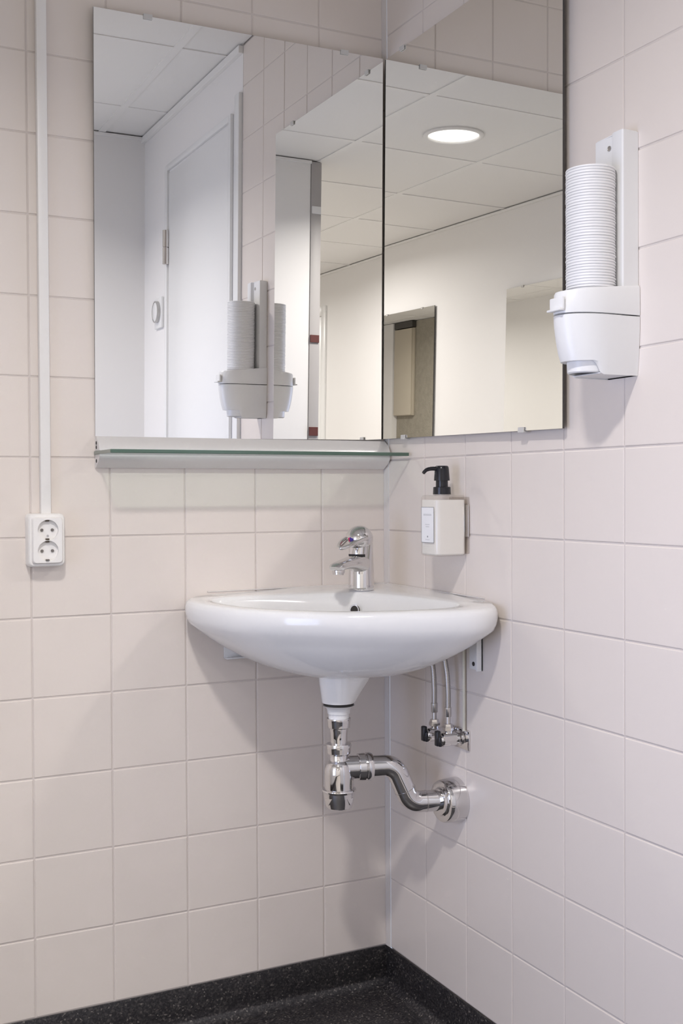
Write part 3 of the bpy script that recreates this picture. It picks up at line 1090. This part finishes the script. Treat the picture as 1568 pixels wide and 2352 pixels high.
vert('gasket', [(0.6595, 0.0275), (0.6600, 0.0290), (0.6630, 0.0290), (0.6638, 0.0275)], RUBBER, 'black rubber gasket')
vert('tailpiece', [(0.632, 0.0192), (0.6435, 0.0192), (0.6440, 0.0212), (0.6500, 0.0216), (0.6550, 0.0235), (0.6585, 0.0285), (0.6594, 0.0300)], WPLAST, 'white plastic tailpiece')
vert('upper_nut', [(0.6155, 0.0165), (0.6160, 0.0190), (0.6180, 0.0212), (0.6300, 0.0224), (0.6330, 0.0232), (0.6350, 0.0228), (0.6355, 0.0192)], CHROME)
vert('upper_tube', [(0.578, 0.0158), (0.595, 0.0160), (0.608, 0.0166), (0.613, 0.0176), (0.617, 0.0178)], CHROME)
vert('middle_nut', [(0.5655, 0.0178), (0.5662, 0.0200), (0.5690, 0.0226), (0.5780, 0.0234), (0.5840, 0.0240), (0.5865, 0.0232), (0.5870, 0.0160)], CHROME)
vert('trap_bottle', [(0.4990, 0.0275), (0.5300, 0.0280), (0.5400, 0.0274), (0.5470, 0.0252), (0.5520, 0.0216), (0.5545, 0.0186), (0.5560, 0.0176), (0.5670, 0.0176)], CHROME)
bm = B()
lathe(bm, (D.x, D.y, 0), (0, 0, 1), [(0.4650, 0.0226), (0.4660, 0.0240), (0.4760, 0.0270), (0.4880, 0.0297), (0.4945, 0.0302), (0.4960, 0.0320), (0.4985, 0.0328), (0.5005, 0.0320), (0.5015, 0.0280)], n=48)
cupo = obj('trap_cup', bm, CHROME, trap, smooth=35)
for k in range(4):
    a = math.radians(20 + 90 * k - 90)
    dd = Vector((math.cos(a), math.sin(a), 0)); tt = Vector((-math.sin(a), math.cos(a), 0))
    c0 = Vector((D.x, D.y, 0)) + dd * 0.0268
    bm = B()
    tri = [(-0.0085, 0.4865), (0.0085, 0.4865), (0.0, 0.4740)]
    loft(bm, [[c0 + dd * off + tt * a_ + Vector((0, 0, z_)) for a_, z_ in tri] for off in (-0.006, 0.0026)])
    obj('grip_notch', bm, CHROME, cupo)
# outlet
WO = Vector((0, -0.2875, 0.4665))
pdir = (Vector((WO.x, WO.y, 0)) - D); plen = pdir.length; pdir.normalize()
ZO = 0.5395
P0 = Vector((D.x, D.y, ZO))
bm = B(); tube(bm, [P0 + pdir * 0.010, P0 + pdir * 0.046], 0.0222, n=40); obj('outlet_stub', bm, CHROME, trap, smooth=40)
bm = B(); lathe(bm, P0 + pdir * 0.036, pdir, [(0, 0.0225), (0.001, 0.0258), (0.013, 0.0264), (0.0145, 0.0243), (0.016, 0.0243), (0.017, 0.0268), (0.023, 0.0268), (0.028, 0.0250), (0.0285, 0.0205)], n=48)
obj('outlet_nut', bm, CHROME, trap, smooth=30)
xb, xc = 0.1080, 0.1400
path = [P0 + pdir * 0.058, Vector((D.x, D.y, ZO)) + pdir * xb, Vector((D.x, D.y, WO.z)) + pdir * xc, Vector((D.x, D.y, WO.z)) + pdir * (plen - 0.020)]
pp = round_path(path, 0.030, 14)
bm = B(); tube(bm, pp, 0.0203, n=40)
wp = obj('waste_pipe', bm, CHROME, trap, smooth=60)
mid = (path[1] + path[2]) / 2 - (path[1] - path[2]).normalized() * 0.013
for q0, dd in ((mid, (path[2] - path[1]).normalized()), (path[2] + pdir * 0.030, pdir)):
    bm = B(); lathe(bm, q0 - dd * 0.0012, dd, [(0, 0.0203), (0.0004, 0.0209), (0.0020, 0.0209), (0.0024, 0.0203)], n=40)
    obj('pipe_joint', bm, DULLCHROME, wp, smooth=30)
bm = B()
lathe(bm, WO + Vector((-0.0005, 0, 0)), (-1, 0, 0), [(0, 0.0430), (0.004, 0.0432), (0.034, 0.0405), (0.0375, 0.0385), (0.0385, 0.0350), (0.0375, 0.028), (0.0385, 0.0262), (0.043, 0.0252), (0.044, 0.0222), (0.044, 0.0203)], n=64)
q = obj('wall_flange', bm, CHROME, trap, smooth=35); q['label'] = 'wide chrome wall flange'

# ================================================================== STOP VALVES, HOSES
plate = Vector((0, -0.2985, 0.5875))
vb = empty('valve_wall_plate', plate + Vector((0, 0, -0.02)), 'small square chrome plate on the right wall behind the two stop valves', 'wall plate')
bm = B(); box(bm, (-0.0006, -0.3335, 0.5690), (-0.0035, -0.2450, 0.6075), 0.0008)
obj('plate', bm, CHROME, vb, smooth=40)
vgrp = 'stop valves under the basin'
for yv, zv, lab in ((-0.3000, 0.5885, 'chrome stop valve with black lever nearest the wall plate edge, right of the two'), (-0.2500, 0.5885, 'chrome stop valve with black lever, left of the two under the basin')):
    ve = empty('stop_valve', (-0.03, yv, zv - 0.012), lab, 'valve', vgrp)
    c0 = Vector((-0.0036, yv, zv))
    bm = B()
    lathe(bm, c0, (-1, 0, 0), [(0, 0.0150), (0.003, 0.0150), (0.0045, 0.0105), (0.011, 0.0105), (0.0115, 0.0135), (0.040, 0.0135), (0.0415, 0.0105), (0.045, 0.0090)], n=36)
    lathe(bm, (-0.0290, yv, zv + 0.009), (0, 0, 1), [(0, 0.0075), (0.009, 0.0075)], n=28)
    obj('valve_body', bm, CHROME, ve, smooth=35)
    bm = B(); lathe(bm, (-0.0290, yv, zv + 0.0165), (0, 0, 1), [(0, 0.0095), (0.001, 0.0108), (0.006, 0.0108), (0.009, 0.0092), (0.013, 0.0085), (0.0135, 0.006)], n=6)
    obj('compression_nut', bm, DULLCHROME, ve)
    bm = B()
    box(bm, (-0.0450, yv - 0.0075, zv - 0.0120), (-0.0530, yv + 0.0075, zv + 0.0080), 0.0025)
    box(bm, (-0.0480, yv - 0.0060, zv - 0.0110), (-0.0570, yv + 0.0060, zv + 0.0185), 0.0025)
    q = obj('valve_handle', bm, BLACK, ve, smooth=50); q['label'] = 'black plastic handle'
for yv, zv, off, lab in ((-0.3000, 0.5885, 0.0, 'braided flexible hose rising from the right stop valve'), (-0.2500, 0.5885, 0.0, 'braided flexible hose rising from the left stop valve')):
    hz = zv + 0.030
    he = empty('flexible_hose', (-0.029, yv, hz), lab, 'hose', 'flexible water hoses')
    hp = smooth_path([(-0.029, yv, hz + 0.028), (-0.0292, yv, hz + 0.065), (-0.031, yv + 0.003, hz + 0.105), (-0.037, yv + 0.012, hz + 0.140), (-0.056, yv + 0.045, hz + 0.175), (-0.090, yv + 0.11, hz + 0.200)], 8)
    bm = B(); tube(bm, hp, 0.0052, n=18); q = obj('braided_hose', bm, BRAID, he, smooth=60)
    bm = B(); lathe(bm, (-0.029, yv, hz), (0, 0, 1), [(0, 0.0045), (0.013, 0.0045), (0.0132, 0.0060), (0.0138, 0.0064), (0.031, 0.0064), (0.0315, 0.0058)], n=28)
    obj('hose_ferrule', bm, STEEL if yv > -0.28 else DULLCHROME, he, smooth=35)
bm = B(); tube(bm, [(-0.0045, -0.3180, 0.605), (-0.0045, -0.3180, 0.81)], 0.0030, n=16)
tag(obj('supply_pipe', bm, CREAMPIPE, smooth=60), 'thin cream pipe running up the right wall from the valve plate', 'pipe')

# ================================================================== SOAP DISPENSER
sx0, sx1, sy0, sy1, sz0, sz1 = -0.0040, -0.0720, -0.3310, -0.2680, 0.9405, 1.0560
sd_ = empty('soap_dispenser', (-0.04, -0.299, sz0), 'square clear bottle of creamy hand soap with black pump, held on the right wall', 'soap dispenser')
scx, scy = (sx0 + sx1) / 2, (sy0 + sy1) / 2
sw, sh_ = abs(sx1 - sx0), abs(sy1 - sy0)


def sq(w_, h_, r_, z): return [Vector((scx + a, scy + b, z)) for a, b in rrect(w_, h_, r_, 7)]


bm = B()
loft(bm, [sq(sw - 0.008, sh_ - 0.008, 0.007, sz0), sq(sw - 0.002, sh_ - 0.002, 0.009, sz0 + 0.0012), sq(sw, sh_, 0.010, sz0 + 0.004), sq(sw, sh_, 0.010, sz1 - 0.005), sq(sw - 0.003, sh_ - 0.003, 0.010, sz1 - 0.0012), sq(sw - 0.010, sh_ - 0.010, 0.009, sz1),
          sq(0.031, 0.031, 0.0154, sz1), sq(0.031, 0.031, 0.0154, sz1 + 0.003)])
bt = obj('bottle', bm, CLEARP, sd_, smooth=40); bt['label'] = 'clear plastic bottle'
bm = B()
loft(bm, [sq(sw - 0.007, sh_ - 0.007, 0.008, sz0 + 0.0022), sq(sw - 0.0025, sh_ - 0.0025, 0.009, sz0 + 0.0045), sq(sw - 0.0025, sh_ - 0.0025, 0.009, sz1 - 0.010), sq(sw - 0.004, sh_ - 0.004, 0.009, sz1 - 0.009)])
q = obj('liquid_soap', bm, SOAPL, bt, smooth=40); q['label'] = 'creamy white liquid soap'
# label on the face towards the room
xl = sx1 - 0.0004
bm = B(); box(bm, (xl, scy - 0.0225, 0.9660), (xl - 0.0003, scy + 0.0225, 1.0335)); lb = obj('paper_label', bm, LABELM, sd_)
bm = B()
for (a, b, c0_, d0_) in ((-0.0225, 0.0225, 1.0327, 1.0335), (-0.0225, 0.0225, 0.9660, 0.9668), (-0.0225, -0.0217, 0.9660, 1.0335), (0.0217, 0.0225, 0.9660, 1.0335)):
    box(bm, (xl - 0.0003, scy + a, c0_), (xl - 0.0005, scy + b, d0_))
obj('label_border', bm, INKGREY, lb)
for zz, nn, stp, hh in ((1.0170, 9, 0.00325, 0.0035), (0.9995, 6, 0.0026, 0.0016), (0.9955, 5, 0.0026, 0.0016), (0.9710, 6, 0.0025, 0.0014)):
    bm = B()
    for k in range(nn):
        y_ = scy + nn * stp / 2 - k * stp
        box(bm, (xl - 0.0003, y_, zz), (xl - 0.0005, y_ - stp * 0.62, zz + hh))
    obj('printed_line', bm, INKLIGHT, lb)
bm = B(); lathe(bm, (xl - 0.0003, scy, 0.9775), (-1, 0, 0), [(0, 0.0017), (0.0002, 0.0017)], n=20); obj('label_emblem', bm, INKGREY, lb)
# pump
pm = Vector((-0.0400, -0.2985, 0))
bm = B(); lathe(bm, (pm.x, pm.y, 0), (0, 0, 1), [(sz1 + 0.0010, 0.0165), (sz1 + 0.0015, 0.0172), (sz1 + 0.0145, 0.0166), (sz1 + 0.0155, 0.0155), (sz1 + 0.0155, 0.0118), (sz1 + 0.0300, 0.0115)], n=40)
pu = obj('pump_collar', bm, BLACK, sd_, smooth=40)
bm = B()
lathe(bm, (pm.x, pm.y, 0), (0, 0, 1), [(1.0830, 0.0128), (1.0835, 0.0152), (1.1050, 0.0136), (1.1095, 0.0128), (1.1115, 0.0110), (1.1118, 0.006)], n=40)
tube(bm, smooth_path([(pm.x, pm.y, 1.1055), (pm.x - 0.022, pm.y, 1.1060), (pm.x - 0.034, pm.y, 1.1035), (pm.x - 0.041, pm.y, 1.0975)], 6), lambda t: 0.0042 - 0.0010 * t, n=18)
obj('pump_head', bm, BLACK, sd_, smooth=40)
# holder
bm = B(); box(bm, (-0.0006, -0.333, 0.9440), (-0.0020, -0.264, 1.0520), 0.0018)
q = obj('wall_holder', bm, CLEARP, sd_, smooth=40)
bm = B(); box(bm, (-0.0021, -0.3345, 0.976), (-0.0039, -0.272, 1.038), 0.001)  # strip added to draw the dark shadow gap between bottle and wall
q = obj('shadow_gap_strip', bm, DULLCHROME, sd_, smooth=40)

# ================================================================== CUP DISPENSER
cy_ = -0.7640
cd_ = empty('cup_dispenser', (0, cy_, 1.236), 'white plastic cup dispenser mounted on the right tiled wall', 'cup dispenser')
bm = B()
outl = [(-0.0005, -0.7285), (-0.022, -0.7275), (-0.0225, -0.7300), (-0.0225, -0.7720), (-0.0300, -0.7760), (-0.0310, -0.7780), (-0.0310, -0.7985), (-0.0290, -0.8005), (-0.0005, -0.8005)]
loft(bm, [[Vector((x, y, z)) for x, y in outl] for z in (1.3280, 1.6070)])
bmesh.ops.bevel(bm, geom=[e_ for e_ in bm.edges if abs(e_.verts[0].co.z - 1.607) < 1e-5 and abs(e_.verts[1].co.z - 1.607) < 1e-5], offset=0.0015, segments=2, affect='EDGES')
bp_ = obj('back_rail', bm, WPLAST, cd_, smooth=30)
bm = B(); lathe(bm, (-0.0226, -0.7610, 1.5880), (-1, 0, 0), [(0, 0.0042), (0.0012, 0.0040), (0.0016, 0.0025), (0.0013, 0.0022)], n=24); obj('screw', bm, STEEL, bp_, smooth=40)


def dplan(hw, xf, n=28, xb_=-0.0006):
    """D-shaped plan, flat at the wall, rounded towards the room"""
    pts_ = [(xb_, cy_ + hw), ]
    x_s = -0.045
    for k in range(n + 1):
        a = PI * k / n
        pts_.append((x_s + (xf - x_s) * math.sin(a) ** 0.72, cy_ + hw * math.cos(a)))
    pts_.append((xb_, cy_ - hw))
    return pts_


ZSEAM = 1.3270


def dring(hw, xf, z, zslope=0.0): return [Vector((x, y, z + zslope * (-x))) for x, y in dplan(hw, xf)]


bm = B()   # collar: outside up, over the edge and down inside
loft(bm, [dring(0.0370, -0.1180, ZSEAM + 0.0010), dring(0.0400, -0.1245, ZSEAM + 0.0012), dring(0.0402, -0.1250, ZSEAM + 0.0030), dring(0.0398, -0.1235, 1.3700, -0.10), dring(0.0385, -0.1215, 1.3735, -0.10), dring(0.0365, -0.1190, 1.3730, -0.10), dring(0.0360, -0.1100, ZSEAM + 0.005)])
obj('collar', bm, WPLAST, cd_, smooth=40)
bm = B()   # lower housing with the cup opening
hr = []
for z, hw, xf in ((ZSEAM - 0.0006, 0.0390, -0.1225), (ZSEAM - 0.0015, 0.0402, -0.1245), (1.310, 0.0400, -0.1235), (1.290, 0.0393, -0.1205), (1.270, 0.0382, -0.1160), (1.255, 0.0370, -0.1115), (1.245, 0.0360, -0.1080), (1.2370, 0.0350, -0.1045)):
    hr.append(dring(hw, xf, z))
for ring in hr[-2:]:
    pass
# notch: lift the lowest rings over the front part
for i, ring in enumerate(hr):
    for p in ring:
        if p.z < 1.2560 and p.x < -0.070:
            t = min(1.0, (-0.070 - p.x) / 0.010)
            p.z = p.z + (1.2575 - p.z) * t * (0.98 + 0.004 * i)
inner = [[Vector((min(-0.002, p.x * 0.97) if p.x < -0.01 else p.x, cy_ + (p.y - cy_) * 0.95, p.z)) for p in r_] for r_ in hr[::-1]]
loft(bm, hr + inner, True, False)
obj('lower_housing', bm, WPLAST, cd_, smooth=40)
bm = B()   # inner cup chute showing in the opening
loft(bm, [[Vector((-0.062 + r * math.cos(2 * PI * k / 40), cy_ + r * 0.80 * math.sin(2 * PI * k / 40), z)) for k in range(40)] for r, z in ((0.041, 1.300), (0.038, 1.2420), (0.0355, 1.2400), (0.0385, 1.300))], False, False)
obj('inner_chute', bm, WPLAST, cd_, smooth=40)
bm = B()
box(bm, (-0.0010, cy_ - 0.0325, 1.2385), (-0.0700, cy_ + 0.0325, 1.2400))
obj('bottom_plate', bm, WPLAST, cd_)
bm = B()
box(bm, (-0.1235, cy_ - 0.016, 1.3310), (-0.1330, cy_ + 0.016, 1.3345), 0.0012)
box(bm, (-0.1225, cy_ - 0.016, 1.3310), (-0.1275, cy_ + 0.016, 1.3520), 0.0018)
obj('latch', bm, WPLAST, cd_, smooth=40)

# stacked cups, nested in the collar
CX, CY = -0.0620, cy_
NC = 43
STEP = 0.00425
ZT = 1.5490


def cup_mesh():
    bm = B()
    pr = [(-0.060, 0.0000), (-0.060, 0.0280), (-0.003, 0.0357), (-0.0024, 0.0371), (-0.0012, 0.0374), (0.0, 0.0369), (0.0002, 0.0360), (-0.0008, 0.0354), (-0.002, 0.0352), (-0.0592, 0.0275), (-0.0592, 0.0)]
    lathe(bm, (0, 0, 0), (0, 0, 1), pr, n=44, cap0=False, cap1=False)
    bmesh.ops.remove_doubles(bm, verts=bm.verts, dist=1e-6)
    bmesh.ops.recalc_face_normals(bm, faces=bm.faces)
    me = bpy.data.meshes.new('plastic_cup')
    bm.to_mesh(me); bm.free()
    me.materials.append(CUP)
    for p in me.polygons: p.use_smooth = True
    me.set_sharp_from_angle(angle=math.radians(50))
    return me


cm = cup_mesh()
cup0 = None
for i in range(NC):
    z = ZT - i * STEP
    if cup0 is None:
        c_ = link('plastic_cup', cm, None, (CX, CY, z)); cup0 = c_
        tag(c_, 'topmost white plastic cup of the stack in the dispenser', 'cup', 'nested plastic cups')
    else:
        c_ = cup0.copy(); C.objects.link(c_)
        c_.location = (CX + random.uniform(-0.0004, 0.0004), CY + random.uniform(-0.0004, 0.0004), z)
        c_['label'] = 'white plastic cup nested below the top one in the dispenser stack'
    c_.rotation_euler = (0, 0, random.uniform(0, 6.28))
